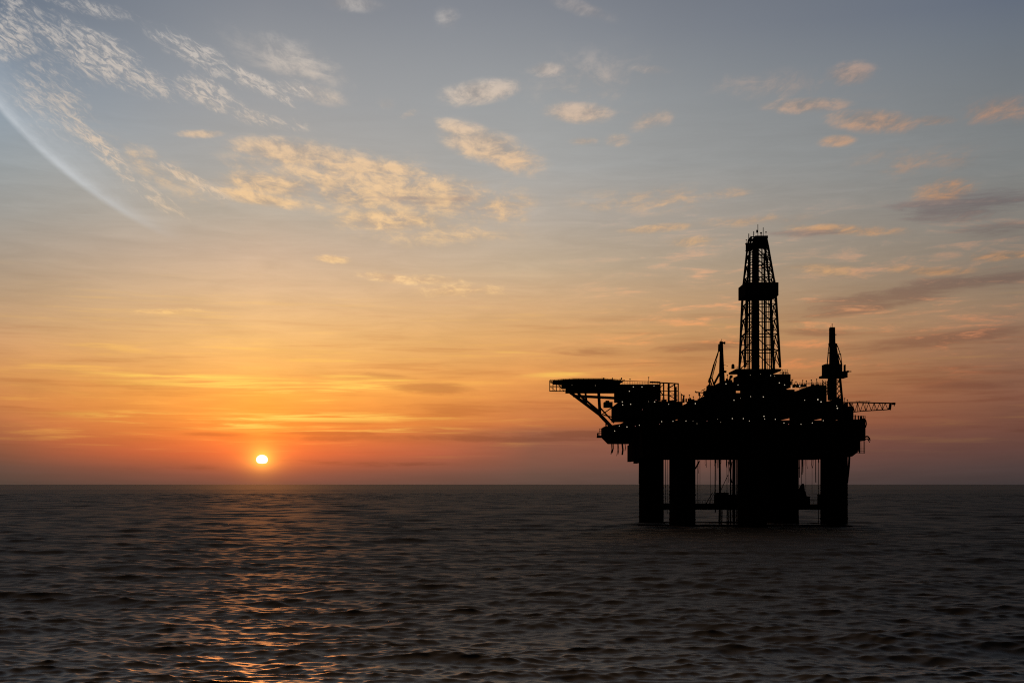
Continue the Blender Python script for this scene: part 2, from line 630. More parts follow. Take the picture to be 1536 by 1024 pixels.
leg_objs = []
body = MB()
panel_py = [553, 527, 503, 480, 458, 437, 418, 400, 384, 369, 357]
faces = [((-1, -1), (1, -1)), ((1, -1), (1, 1)), ((1, 1), (-1, 1)), ((-1, 1), (-1, -1))]
for i, (a, b) in enumerate(zip(panel_py, panel_py[1:])):
    for fi, ((s0, t0), (s1, t1)) in enumerate(faces):
        p0, p1 = corner(a, s0, t0), corner(a, s1, t1)
        q0, q1 = corner(b, s0, t0), corner(b, s1, t1)
        mid_t = q0.lerp(q1, 0.5)
        body.bar(q0, q1, 0.34)
        if fi == 0 and a > 451:          # open V-door side: knee braces only
            body.bar(p0, p0.lerp(q1, 0.28).lerp(q0, 0.25), 0.2)
            body.bar(q0.lerp(q1, 0.26), p0, 0.24)
            body.bar(q1.lerp(q0, 0.26), p1, 0.24)
        else:
            body.bar(p0, mid_t, 0.32)
            body.bar(p1, mid_t, 0.32)
            body.bar(p0.lerp(q0, 0.5), p0.lerp(mid_t, 0.5), 0.24)
            body.bar(p1.lerp(q1, 0.5), p1.lerp(mid_t, 0.5), 0.24)
derrick = body.build("derrick", M_DARK, RIG)
for sx, sy in ((-1, -1), (1, -1), (1, 1), (-1, 1)):
    m = MB()
    pys = [553, 451, 423, 372, 357]
    for a, b in zip(pys, pys[1:]):
        m.bar(corner(a, sx, sy), corner(b, sx, sy), 0.8 if a > 430 else 0.66)
    m.build("leg", M_DARK, derrick)
m = MB()
bx(m, 1107.5, 1167.8, 423.3, 451, -7.2, 7.2)
m.build("wind_wall", M_DARK, derrick)
m = MB()
bx(m, 1129, 1151.5, 357.3, 373.5, -3.4, 3.4)
bx(m, 1127.5, 1152, 357, 359, -3.8, 3.8)
bx(m, 1118, 1131, 373, 376, -3, 3)
bx(m, 1121, 1131, 364, 374, -2, 2.4)
m.build("crown_block", M_DARK, derrick)
m = MB()                                # guide rails and travelling block in the middle
m.bar(P(1133.6, 575, 0), P(1133.6, 372, 0), 2.2, 1.6)
m.bar(P(1128.5, 575, 1), P(1129.2, 376, 1), 0.5)
m.bar(P(1138.2, 575, -1), P(1137.6, 440, -1), 0.5)
for py in range(380, 560, 13):
    m.bar(P(1129, py, 0), P(1139.5, py, 0), 0.4)
m.build("guide_rail", M_DARK, derrick)
m = MB()                                # pipe stands racked beside the middle
for px, w, top in ((1123.6, 0.6, 372), (1120.5, 0.3, 430), (1126.4, 0.2, 440), (1143.6, 0.42, 366), (1147.7, 0.7, 380), (1151, 0.25, 440), (1154.5, 0.25, 425), (1157.6, 0.55, 455), (1116.5, 0.2, 450)):
    m.bar(P(px, 575, 0.5), P(px * 0.9 + 113.6, top, 0.5), w)
m.build_each("drill_pipe", M_DARK, derrick)
m = MB()
for py in (497, 470, 525, 541, 402):
    m.bar(P(1117, py, -3), P(1128, py + 1, -3), 0.3)
    m.bar(P(1145, py - 2, 2), P(1163 if py > 450 else 1156, py - 2, 2), 0.34)
m.build_each("walkway", M_DARK, derrick)
for px, pb, pt, w, ball in ((1123.2, 374, 350.5, 0.3, 0), (1126.2, 368, 354, 0.24, 0), (1130.6, 358, 347, 0.3, 0), (1136.8, 358, 336.5, 0.22, 0), (1135.3, 349, 345, 0.45, 0),
                            (1141.6, 358, 349.5, 0.3, 0.4), (1144.8, 358, 341, 0.22, 0), (1147.6, 358, 353.5, 0.14, 0), (1149, 358, 348.2, 0.1, 0.3), (1119.6, 376, 366, 0.5, 0.5), (1119.4, 366, 360, 0.12, 0.25)):
    m = MB()
    m.bar(P(px, pb, 0), P(px, pt, 0), w)
    if ball:
        q = P(px, pt, 0)
        m.ball((q.x, q.y, q.z), ball, 8, 6)
    if px == 1136.8:
        m.bar(P(1135, 346, 0), P(1137, 346, 0), 0.3)
    m.build("antenna", M_DARK, derrick)

# --- right tower (folded crane with its machinery cab)
yy = -2
m = MB()
bx(m, 1241.5, 1255.3, 566, 600, yy - 2.2, yy + 2.2)
m.bar(P(1260, 566, yy), P(1263.8, 606, yy), 0.75)
m.bar(P(1256, 573, yy), P(1261, 566, yy), 0.22)
for k in range(5):
    pa = 569 + k * 7
    m.bar(P(1255.5, pa + 7, yy), P(1260.5 + k * 0.6, pa, yy), 0.28)
    m.bar(P(1255.5, pa, yy), P(1261 + k * 0.6, pa + 7, yy), 0.2)
tower = m.build("crane_tower", M_DARK, RIG)
m = MB()
z0, z1 = P(0, 548, yy).z, P(0, 491.5, yy).z
for (pa, pb, ta, tb, y_) in ((545, 515, (1245.2, 1258.2), (1245.5, 1252.7), 1.6), (515, 491.3, (1244.4, 1252.2), (1244.6, 1251.6), 1.1)):
    vs = []
    for py, (l, r) in ((pa + 3, ta), (pb, tb)):
        for px, sy in ((l, -1), (r, -1), (r, 1), (l, 1)):
            q = P(px, py, yy)
            vs.append((q.x, q.y + sy * y_, q.z))
    m.add(vs, [(3, 2, 1, 0), (4, 5, 6, 7), (0, 1, 5, 4), (1, 2, 6, 5), (2, 3, 7, 6), (3, 0, 4, 7)])
bx(m, 1252, 1256, 515, 521, yy - 0.8, yy + 0.8)
bx(m, 1242.5, 1245, 514, 518, yy - 0.8, yy + 0.8)
m.bar(P(1248.2, 492, yy), P(1248.2, 485, yy), 0.22)
m.bar(P(1246.2, 492, yy), P(1246.2, 488.5, yy), 0.14)
m.bar(P(1251, 492, yy), P(1251, 489.5, yy), 0.14)
m.bar(P(1251, 501.8, yy), P(1254.6, 501.8, yy), 0.3)
m.build("mast", M_DARK, tower)
m = MB()
for y_ in (-1, 1):
    m.bar(P(1243.6, 516, yy + y_), P(1242.2, 530, yy + y_), 0.28)
    m.bar(P(1242.4, 529, yy + y_), P(1240.8, 546, yy + y_), 0.34)
    m.bar(P(1256, 518, yy + y_), P(1260.8, 532, yy + y_), 0.28)
    m.bar(P(1257, 531, yy + y_), P(1262, 546, yy + y_), 0.34)
    m.bar(P(1261, 531, yy + y_), P(1262.6, 546, yy + y_), 0.28)
    m.bar(P(1257.5, 531, yy + y_), P(1261.5, 531, yy + y_), 0.3)
    m.bar(P(1241.5, 529, yy + y_), P(1244.6, 529, yy + y_), 0.3)
m.build_each("stay", M_DARK, tower)
m = MB()
bx(m, 1232.6, 1263.5, 545.6, 564, yy - 3, yy + 3)
bx(m, 1228.4, 1271.6, 562.5, 567.8, yy - 3.4, yy + 3.4)
bx(m, 1265.3, 1268.6, 546.5, 563, yy - 1.2, yy + 1.2)
bx(m, 1262, 1271.6, 556, 563.5, yy - 2, yy + 2)
m.bar(P(1271, 557, yy), P(1277, 557, yy), 0.36)
m.bar(P(1272, 555.5, yy), P(1272, 558.5, yy), 0.5)
m.build("machinery_cab", M_DARK, tower)

# --- lattice boom to the right
m = MB()
ys = (-4.2, -1.8)
top = [(1262, 603.6), (1290, 603.4), (1310, 604), (1338, 604.6), (1342.5, 604.4)]
bot = [(1274, 618.6), (1292, 616.4), (1312, 615.2), (1336, 613.8)]
for y_ in ys:
    for a, b in zip(top, top[1:]):
        m.bar(P(*a, y_), P(*b, y_), 0.46)
    for a, b in zip(bot, bot[1:]):
        m.bar(P(*a, y_), P(*b, y_), 0.34)
    pts = []
    n = 15
    for k in range(n + 1):
        px = 1274 + (1336 - 1274) * k / n
        pt = 603.6 + (px - 1274) * 0.016
        pb = 618.4 - (px - 1274) * 0.074
        pts.append((px, pt if k % 2 else pb))
        if k % 3 == 0:
            m.bar(P(px, pt, y_), P(px, pb, y_), 0.16)
    for a, b in zip(pts, pts[1:]):
        m.bar(P(*a, y_), P(*b, y_), 0.2)
    m.bar(P(1274, 604, y_), P(1281, 616, y_), 0.5)
    m.bar(P(1336, 604, y_), P(1334.5, 614, y_), 0.8)
for px in (1280, 1295, 1310, 1325, 1336):
    m.bar(P(px, 604, ys[0]), P(px, 604, ys[1]), 0.2)
    m.bar(P(px, 615, ys[0]), P(px, 615, ys[1]), 0.2)
boom = m.build("lattice_boom", M_HULL, RIG)
m = MB()
bx(m, 1338, 1343.3, 603.4, 607, -3.6, -2.4)
m.bar(P(1341.8, 606, -3), P(1341.2, 609, -3), 0.25)
m.build("boom_tip", M_DARK, boom)
m = MB()
for y_ in ys:
    railing(m, P(1284, 603.4, y_), P(1305, 603.8, y_), 0.7, 1.1, 0.04)
m.build_each("railing", M_DARK, boom)

# --- roof lattice and rails at the right
m = MB()
z = P(0, 577, -12).z
for y_ in (-11, 10):
    a, b = P(1199, 0, y_), P(1236, 0, y_)
    m.bar((a.x, a.y, z + 0.9), (b.x, b.y, z + 0.9), 0.13)
    m.bar((a.x, a.y, z + 0.45), (b.x, b.y, z + 0.45), 0.1)
    for k in range(15):
        x = a.x + (b.x - a.x) * k / 14
        m.bar((x, a.y, z - 0.1), (x, a.y, z + 0.9), 0.09)
for px, pt in ((1209.5, 571), (1225, 568.8), (1234, 570.5)):
    m.bar(P(px, 578, -11), P(px, pt, -11), 0.18)
    q = P(px, pt, -11)
    m.ball((q.x, q.y, q.z), 0.26, 8, 5)
m.build_each("roof_rail", M_GREY, RIG)
m = MB()
for y_ in (-4, 0):
    for px in (1234.5, 1238, 1241):
        m.bar(P(px, 571, y_), P(px, 592, y_), 0.2)
    for k in range(4):
        pa = 572 + 5 * k
        m.bar(P(1234.5, pa, y_), P(1241, pa + 5, y_), 0.22)
        m.bar(P(1241, pa, y_), P(1234.5, pa + 5, y_), 0.18)
m.build_each("ladder_frame", M_DARK, RIG)

# --- lifeboat station on the right side
m = MB()
bx(m, 1268, 1298.3, 628.5, 662, -7, 4)
bx(m, 1268, 1279, 626, 632, -8, 3)
lb = m.build("side_platform", M_DARK, RIG)
m = MB()
rr = random.Random(5)
for k in range(16):
    px = rr.uniform(1274, 1298)
    y_ = rr.uniform(-6, 3)
    m.bar(P(px, 630, y_), P(px + rr.uniform(-0.6, 0.6), rr.uniform(620.5, 627.5) + (px - 1274) * 0.09, y_), rr.uniform(0.12, 0.42))
railing(m, P(1274, 628.6, -6.8), P(1298, 628.6, -6.8), 1.3, 1.2, 0.06)
m.bar(P(1290.8, 630, -5), P(1290.8, 623.5, -5), 0.42)
bx(m, 1293, 1298, 627, 633, -6, -3)
m.path([P(1297, 628, -5), P(1299, 631, -5), P(1299.6, 636, -5), P(1298.2, 641, -5)], 0.22)
m.build_each("davit", M_DARK, lb)
m = MB()
m.path([P(1298, 655, -4), P(1301, 654, -4), P(1303.4, 656, -4), P(1304, 660, -4)], 0.3)
m.path([P(1298, 658.5, -4), P(1301, 657.5, -4), P(1304.6, 663, -4)], 0.18)
m.path([P(1304.6, 656, -4), P(1305.6, 661, -4)], 0.1)
m.build_each("hook", M_DARK, lb)
m = MB()
for y_ in (-5, -2):
    for px, w in ((1289.3, 0.42), (1291.5, 0.14), (1294.8, 0.15), (1297, 0.2)):
        m.bar(P(px, 661, y_), P(px, 679.6, y_), w)
    for py in (672.5, 676, 679.2):
        m.bar(P(1278, py, y_), P(1297, py, y_), 0.13)
    m.bar(P(1281.5, 672, y_), P(1281.5, 679.5, y_), 0.12)
    m.bar(P(1285, 672, y_), P(1285, 679.5, y_), 0.12)
for px in (1285, 1297):
    m.bar(P(px, 679.2, -5), P(px, 679.2, -2), 0.2)
m.build("hanging_frame", M_HULL, lb)
m = MB()
m.path([P(1274.2, 683, -6), P(1273.2, 700, -6), P(1270.6, 724, -6)], 0.42, 8)
m.path([P(1270.8, 722, -5.5), P(1270.2, 745, -5.5), P(1271, 770, -5.5)], 0.14)
m.build("caisson_pipe", M_DARK, RIG)
m = MB()
m.path([P(961, 694, 20), P(959.5, 730, 20), P(960, 760, 20)], 0.12)
m.path([P(958.5, 694, 20), P(958.2, 725, 20)], 0.08)
m.build("hanging_cable", M_DARK, RIG)

# --- risers, hoses and cables under the hull
spots = [(1065.5, 690, 757, 0.07), (1073, 690, 768, 0.22), (1079.5, 690, 790, 0.42), (1075.2, 690, 720, 0.08), (1090.3, 690, 757, 0.12), (1096, 690, 790, 0.3), (1101, 690, 792, 0.62),
         (1104.6, 690, 792, 0.2), (1046.5, 690, 757, 0.1), (1050, 690, 757, 0.06), (998, 690, 757, 0.12), (1001, 690, 770, 0.08), (1196, 690, 790, 0.6), (1192.5, 690, 740, 0.15), (1202, 690, 757, 0.1),
         (1227.5, 690, 790, 0.14), (1208.5, 690, 757, 0.07), (1218, 690, 740, 0.07), (1113, 690, 790, 0.3)]
for px, a, b, r in spots:
    m = MB()
    y_ = random.uniform(-4, 5)
    bend = random.uniform(-0.4, 0.4)
    pa, pb_ = P(px, a - 3, y_), P(px, b, y_)
    mid = pa.lerp(pb_, 0.5) + Vector((bend * 0.3, 0, 0))
    m.path([pa, mid, pb_], r, 8)
    m.build("riser", M_DARK, RIG)
for k in range(26):
    px = random.uniform(1047, 1104) if k < 14 else random.uniform(1199, 1229)
    m = MB()
    y_ = random.uniform(-6, 10)
    l = random.uniform(4, 13) if random.random() < 0.6 else random.uniform(18, 34)
    m.path([P(px, 686, y_), P(px + random.uniform(-0.4, 0.4), 690 + l * 0.6, y_), P(px + random.uniform(-0.9, 0.9), 690 + l, y_)], random.choice((0.06, 0.08, 0.1, 0.17)))
    m.build("hanging_cable", M_DARK, RIG)
m = MB()
for y_ in (-1.5, 1.5):
    m.bar(P(1092, 692, y_), P(1098, 724, y_), 0.26)
    m.bar(P(1098, 692, y_), P(1095, 720, y_), 0.24)
    m.bar(P(1092, 712, y_), P(1078, 742, y_), 0.22)
    m.bar(P(1043, 703, y_), P(1049, 691, y_), 0.5)
    m.bar(P(1069, 738, y_), P(1058, 757, y_), 0.26)
    m.bar(P(1073, 735, y_), P(1063, 757, y_), 0.14)
m.build_each("brace_rod", M_DARK, RIG)
m = MB()
bx(m, 1071, 1106, 741.5, 758, -10, -2)
bx(m, 1074, 1093, 738.5, 743, -8, -4)
bx(m, 1094, 1106, 744, 758, -12, -6)
for px in (1072, 1080, 1087, 1101):
    m.bar(P(px, 742, -6), P(px, 733 + random.uniform(0, 5), -6), 0.2)
for px in (1079, 1083, 1093.5, 1091):
    m.bar(P(px, 762, -6), P(px - 0.6, 792, -6), 0.42)
m.build_each("riser_guide", M_DARK, RIG)
m = MB()
q = [(1198, 757), (1198, 736), (1202, 728), (1204.5, 725), (1206, 735), (1209, 744), (1209, 757)]
m.prism([(P(px, 0, -6).x, P(0, py, -6).z) for px, py in q], D - 7.5, D - 4.5)
bx(m, 1207, 1215, 744, 757, -7, -3)
bx(m, 1226, 1232, 741, 757, -7, -3)
m.build("anchor_winch", M_DARK, RIG)

# --- deck lamps
lamps = [(950, 580, 1), (963, 580, 1), (944, 586.5, 1), (933.5, 602.5, 1), (934, 607, 1), (946, 606, 1), (981, 578.5, 0.8), (973, 602, 0.6), (982, 602.5, 1), (984, 600, 0.7),
         (963.5, 614, 0.6), (1003, 606, 0.8), (1028, 604, 0.8), (1043, 605, 1.1), (992.5, 632, 1), (989.5, 636, 0.6), (1009.5, 631.5, 0.9), (1029, 631, 0.9), (1039.5, 631, 0.6),
         (1045.5, 635, 0.7), (940.5, 640, 1.1), (959, 637.5, 0.8), (953, 639, 0.6), (929, 638.5, 0.8), (922, 646, 1), (1089, 575.5, 1.1), (1107, 577, 0.8), (1169, 574, 1.1),
         (1177, 577, 0.9), (1187.5, 581, 1), (1199.5, 578.8, 1.2), (1101, 600, 1), (1126, 594.5, 0.8), (1145, 595, 1), (1111, 597, 0.6), (1226.8, 599, 1.4), (1231.6, 602.5, 1.3),
         (1256, 612, 1.4), (1255, 608.5, 0.8), (1207, 600, 0.8), (1076.5, 628.5, 0.6), (1081, 633, 0.6), (1098.5, 627.5, 1), (1115, 627.5, 1), (1124, 631, 0.8), (1146, 624, 1.1),
         (1147, 628, 0.8), (1163, 628.5, 1), (1176, 634, 0.9), (1183, 636, 0.7), (1201.5, 636, 0.8), (1218.5, 634, 0.9), (1235, 630.5, 0.8), (1125.5, 562.5, 0.7), (1141, 561, 0.6),
         (1156, 563, 0.9), (1162, 564, 0.7), (1060.5, 631, 0.6), (858, 577.5, 0.5), (893, 578, 0.7), (905, 635, 0.6), (966, 576.5, 0.6)]
for px, py, s in lamps:
    fr = [f[4] for f in FRONTS if f[0] <= px <= f[1] and f[2] <= py <= f[3]]
    y_ = (min(fr) if fr else 0) - 0.32
    q = P(px, py, y_)
    m = MB()
    r = 0.175 * s
    m.ball((q.x, q.y, q.z), r, 8, 6)
    if s > 0.75:
        m.build("deck_lamp", M_LAMP, RIG)
    elif random.random() < 0.25:
        m.build("deck_lamp", M_LAMP_RED, RIG)
    else:
        m.build("deck_lamp", M_LAMP_DIM, RIG)

# ------------------------------------------------------------------ the sun
SUN_PX, SUN_PY = 393.0, 689.0
sun_az = math.atan((SUN_PX - 768) / F)
sun_t = (HOR - SUN_PY) / F * math.cos(sun_az)
SUN_D = 30000.0
sm, nt, b = new_mat("sun_surface")
nt.nodes.remove(b)
em = nt.nodes.new("ShaderNodeEmission")
em.inputs["Color"].default_value = (1.0, 0.82, 0.42, 1)
em.inputs["Strength"].default_value = 2.6
nt.links.new(em.outputs[0], nt.nodes["Material Output"].inputs["Surface"])
m = MB()
m.ball((0, 0, 0), 8.5 / F * SUN_D, 48, 32, 0.84)
vs = []
for x, y, z in m.v:          # refraction flattens the low sun's lower limb
    k = 8.5 / F * SUN_D
    if z < -0.55 * k:
        z = -0.55 * k + (z + 0.55 * k) * 0.45
    vs.append((x, y, z))
m.v = vs
sun_o = m.build("sun", sm, None, True)
hd_ = SUN_D
sun_o.location = (hd_ * math.sin(sun_az), hd_ * math.cos(sun_az), CAM_H + sun_t * hd_)
tag(sun_o, "small blazing white setting sun just above the sea horizon", "sun")

# ------------------------------------------------------------------ sun lamp
sl = bpy.data.lights.new("sunlight", "SUN")
sl.energy = 0.13
sl.angle = math.radians(0.5)
sl.color = (1.0, 0.30, 0.055)
slo = bpy.data.objects.new("sunlight", sl)
LAMP_EL = math.radians(6.5)
dirv = Vector((math.sin(sun_az) * math.cos(LAMP_EL), math.cos(sun_az) * math.cos(LAMP_EL), math.sin(LAMP_EL)))
slo.rotation_euler = dirv.to_track_quat("Z", "Y").to_euler()
slo.location = (0, 0, 200)
COL.objects.link(slo)

# ------------------------------------------------------------------ sea
def build_sea():
    az_f = np.radians(np.arange(-27.0, 27.0001, 0.055))
    az_c = np.radians(np.concatenate([np.arange(27.5, 33, 0.5), np.arange(34, 180, 2.0)]))
    az = np.concatenate([-az_c[::-1], az_f, az_c])
    rs = [2.0, 6, 12, 20, 28, 36, 44, 52, 58, 63, 67, 70, 73]
    r = 75.0
    while r < 4000:
        rs.append(r)
        r += min(0.17 * (r / 90.0) ** 1.2, 2.2 if r < 2200 else 6.0)
    while r < 90000:
        rs.append(r)
        r *= 1.12
    rs = np.array(rs)
    dr = np.gradient(rs)
    nr, na = len(rs), len(az)
    Rg, Ag = np.meshgrid(rs, az, indexing="ij")
    X0 = (Rg * np.sin(Ag)).ravel().astype(np.float64)
    Y0 = (Rg * np.cos(Ag)).ravel().astype(np.float64)
    daz = np.gradient(az)
    spacing = np.maximum(np.repeat(dr, na), (Rg * daz[None, :]).ravel() * 0.8)
    X, Y, Z = X0.copy(), Y0.copy(), np.zeros_like(X0)
    N = 210
    lam = np.exp(np.linspace(math.log(0.6), math.log(38.0), N) + rng.uniform(-0.02, 0.02, N))
    th = math.radians(-98) + rng.normal(0, 0.45, N) * np.where(lam < 6, 1.1, 0.8)     # travel roughly toward the viewer
    ph = rng.uniform(0, 2 * math.pi, N)
    s0 = WAVE_STEEP * np.interp(np.log(lam), np.log([0.6, 1.2, 2.6, 4.5, 8, 18, 38]), [1.4, 1.65, 1.5, 1.0, 0.72, 0.68, 0.6])
    lost = np.full_like(X0, RIPPLE_MSS)
    idx = np.arange(len(X0))
    for i in range(N):
        k = 2 * math.pi / lam[i]
        a = s0[i] / k
        w = np.clip((lam[i] / spacing - 2.2) / 2.2, 0, 1)
        lost += 0.5 * s0[i] ** 2 * (1 - w * w)
        j = w > 0
        dx, dy = math.cos(th[i]), math.sin(th[i])
        # slow modulation groups the waves into sets
        mod = 0.75 + 0.5 * np.sin(X0[j] * (k * 0.13 * dy) + Y0[j] * (k * 0.11 * dx) + ph[i] * 3.1)
        p = k * (dx * X0[j] + dy * Y0[j]) + ph[i]
        A = a * w[j] * mod
        Z[j] += A * np.cos(p)
        X[j] -= 1.2 * A * dx * np.sin(p)
        Y[j] -= 1.2 * A * dy * np.sin(p)
    co = np.empty((len(X0), 3), dtype=np.float32)
    co[:, 0], co[:, 1], co[:, 2] = X, Y, Z
    i0 = (np.arange(nr - 1)[:, None] * na + np.arange(na - 1)[None, :]).ravel()
    quads = np.stack([i0, i0 + na, i0 + na + 1, i0 + 1], axis=1)
    wrap0 = np.arange(nr - 1) * na
    wq = np.stack([wrap0 + na - 1, wrap0 + 2 * na - 1, wrap0 + na, wrap0], axis=1)
    quads = np.concatenate([quads, wq])[:, ::-1].astype(np.int32)
    me = bpy.data.meshes.new("sea")
    me.vertices.add(len(co))
    me.vertices.foreach_set("co", co.ravel())
    me.loops.add(quads.size)
    me.loops.foreach_set("vertex_index", quads.ravel())
    me.polygons.add(len(quads))
    me.polygons.foreach_set("loop_start", np.arange(0, quads.size, 4, dtype=np.int32))
    me.polygons.foreach_set("use_smooth", np.ones(len(quads), dtype=bool))
    me.update(calc_edges=True)
    # unresolved slope variance -> micro-roughness of the water
    alpha = np.sqrt(np.clip(2.0 * lost, 0, 0.25))
    at = me.attributes.new("ripple_roughness", "FLOAT", "POINT")
    at.data.foreach_set("value", np.sqrt(alpha).astype(np.float32))
    n0 = me.polygons[len(quads) // 2].normal
    print("sea verts", len(co), "normal z", n0[2])
    return me


WAVE_STEEP = 0.0255
RIPPLE_MSS = 0.0003
sea_me = build_sea()
wm, nt, b = new_mat("sea_water")
b.inputs["Base Color"].default_value = (0.004, 0.006, 0.007, 1)
b.inputs["IOR"].default_value = 1.33
b.inputs["Specular IOR Level"].default_value = 0.5
at = nt.nodes.new("ShaderNodeAttribute")
at.attribute_name = "ripple_roughness"
nt.links.new(at.outputs["Fac"], b.inputs["Roughness"])
tc = nt.nodes.new("ShaderNodeTexCoord")
mp = nt.nodes.new("ShaderNodeMapping")
mp.inputs["Scale"].default_value = (0.7, 1.5, 1)
mp.inputs["Rotation"].default_value = (0, 0, math.radians(8))
n1 = nt.nodes.new("ShaderNodeTexNoise")
n1.inputs["Scale"].default_value = 1.7
n1.inputs["Detail"].default_value = 4
n1.inputs["Roughness"].default_value = 0.6
bp = nt.nodes.new("ShaderNodeBump")
bp.inputs["Strength"].default_value = 1.0
bp.inputs["Distance"].default_value = 0.012
nt.links.new(tc.outputs["Object"], mp.inputs["Vector"])
nt.links.new(mp.outputs["Vector"], n1.inputs["Vector"])
nt.links.new(n1.outputs["Fac"], bp.inputs["Height"])
nt.links.new(bp.outputs["Normal"], b.inputs["Normal"])
sea_me.materials.append(wm)
sea = bpy.data.objects.new("sea", sea_me)
sea["kind"] = "structure"
COL.objects.link(sea)

# ------------------------------------------------------------------ sky
world = bpy.data.worlds.new("World")
scene.world = world
world.use_nodes = True
nt = world.node_tree
for n in list(nt.nodes):
    nt.nodes.remove(n)
L = nt.links


def _in(sock, v):
    if hasattr(v, "is_linked") or isinstance(v, bpy.types.NodeSocket):
        L.new(v, sock)
    else:
        sock.default_value = v


def mth(op, a, b=None, c=None, clamp=False):
    n = nt.nodes.new("ShaderNodeMath")
    n.operation = op
    n.use_clamp = clamp
    _in(n.inputs[0], a)
    if b is not None:
        _in(n.inputs[1], b)
    if c is not None:
        _in(n.inputs[2], c)
    return n.outputs[0]


def vmath(op, a, b=None, scale=None):
    n = nt.nodes.new("ShaderNodeVectorMath")
    n.operation = op
    _in(n.inputs[0], a)
    if b is not None:
        _in(n.inputs[1], b)
    if scale is not None:
        _in(n.inputs["Scale"], scale)
    return n.outputs["Value"] if op in ("LENGTH", "DOT_PRODUCT") else n.outputs["Vector"]


def mr(v, a, b, c=0.0, d=1.0, smooth=True):
    n = nt.nodes.new("ShaderNodeMapRange")
    n.interpolation_type = "SMOOTHSTEP" if smooth else "LINEAR"
    n.clamp = True
    _in(n.inputs["Value"], v)
    for k, x in zip(("From Min", "From Max", "To Min", "To Max"), (a, b, c, d)):
        _in(n.inputs[k], x)
    return n.outputs["Result"]


def mix(f, a, b, mode="MIX"):
    n = nt.nodes.new("ShaderNodeMix")
    n.data_type = "RGBA"
    n.blend_type = mode
    n.clamp_factor = True
    _in(n.inputs["Factor"], f)
    for k, x in ((6, a), (7, b)):
        if isinstance(x, tuple):
            x = (*x[:3], 1)
        _in(n.inputs[k], x)
    return n.outputs[2]


def comb(x, y, z=0.0):
    n = nt.nodes.new("ShaderNodeCombineXYZ")
    _in(n.inputs[0], x)
    _in(n.inputs[1], y)
    _in(n.inputs[2], z)
    return n.outputs[0]


def noise(v, scale, detail=5, rough=0.55, dist=0.0, off=(0, 0, 0)):
    if off != (0, 0, 0):
        v = vmath("ADD", v, off)
    n = nt.nodes.new("ShaderNodeTexNoise")
    n.inputs["Scale"].default_value = scale
    n.inputs["Detail"].default_value = detail
    n.inputs["Roughness"].default_value = rough
    n.inputs["Distortion"].default_value = dist
    L.new(v, n.inputs["Vector"])
    return n.outputs["Fac"]


tcw = nt.nodes.new("ShaderNodeTexCoord")
nrm = nt.nodes.new("ShaderNodeVectorMath")
nrm.operation = "NORMALIZE"
L.new(tcw.outputs["Generated"], nrm.inputs[0])
DIR = nrm.outputs["Vector"]
sep = nt.nodes.new("ShaderNodeSeparateXYZ")
L.new(DIR, sep.inputs[0])
dx, dy, dz = sep.outputs
hor = mth("SQRT", mth("ADD", mth("MULTIPLY", dx, dx), mth("MULTIPLY", dy, dy)))
T = mth("DIVIDE", dz, mth("MAXIMUM", hor, 0.001))        # tangent of the elevation
AZ = mth("ARCTAN2", dx, dy)                               # azimuth from the viewing axis, right positive
AT = comb(AZ, T)


def azof(px):
    return math.atan((px - 768) / F)


def tof(px, py):
    return (HOR - py) / F * math.cos(azof(px))


TMAX = 0.40


def ramp(stops, px):
    n = nt.nodes.new("ShaderNodeValToRGB")
    cr = n.color_ramp
    cr.interpolation = "LINEAR"
    st = sorted((min(1.0, max(0.0, tof(px, py) / TMAX)), lin(c)) for py, c in stops)
    cr.elements[0].position = st[0][0]
    cr.elements[0].color = (*st[0][1], 1)
    cr.elements[1].position = st[-1][0]
    cr.elements[1].color = (*st[-1][1], 1)
    for p, c in st[1:-1]:
        e = cr.elements.new(p)
        e.color = (*c, 1)
    L.new(mth("DIVIDE", T, TMAX, clamp=True), n.inputs["Fac"])
    return n.outputs["Color"]


r_left = ramp([(726, (72, 60, 58)), (700, (94, 66, 62)), (680, (124, 72, 60)), (660, (150, 82, 60)), (630, (182, 106, 66)), (600, (200, 124, 70)), (560, (205, 140, 82)), (530, (203, 146, 96)),
               (480, (192, 152, 114)), (430, (178, 152, 126)), (380, (166, 152, 138)), (320, (155, 154, 150)), (250, (148, 156, 160)), (180, (142, 156, 168)), (100, (122, 138, 155)), (0, (102, 116, 134))], 0)
r_sun = ramp([(726, (108, 64, 60)), (710, (138, 68, 60)), (695, (182, 78, 54)), (680, (224, 90, 48)), (665, (240, 104, 43)), (650, (250, 124, 41)), (625, (255, 147, 46)), (590, (254, 165, 62)),
              (560, (244, 172, 86)), (520, (238, 180, 106)), (480, (228, 180, 124)), (430, (212, 176, 140)), (380, (196, 170, 148)), (320, (180, 169, 156)), (250, (166, 164, 161)), (150, (151, 154, 158)), (60, (138, 143, 150)), (0, (128, 134, 144))], 393)
r_mid = ramp([(726, (88, 68, 64)), (712, (97, 71, 66)), (700, (113, 75, 68)), (670, (136, 80, 68)), (648, (152, 88, 66)), (636, (186, 104, 62)), (600, (212, 130, 70)), (570, (224, 148, 78)), (540, (220, 154, 90)),
              (500, (218, 164, 106)), (450, (206, 167, 126)), (400, (190, 168, 142)), (330, (176, 166, 155)), (250, (162, 163, 162)), (150, (149, 153, 156)), (60, (133, 138, 145)), (0, (122, 128, 138))], 800)
r_right = ramp([(726, (63, 55, 56)), (700, (79, 62, 61)), (670, (97, 66, 61)), (640, (112, 72, 61)), (600, (128, 84, 67)), (560, (138, 95, 74)), (500, (148, 112, 88)), (450, (144, 120, 99)), (400, (136, 122, 108)),
                (330, (134, 129, 122)), (250, (126, 129, 129)), (150, (119, 124, 128)), (60, (108, 116, 126)), (0, (98, 107, 122))], 1500)
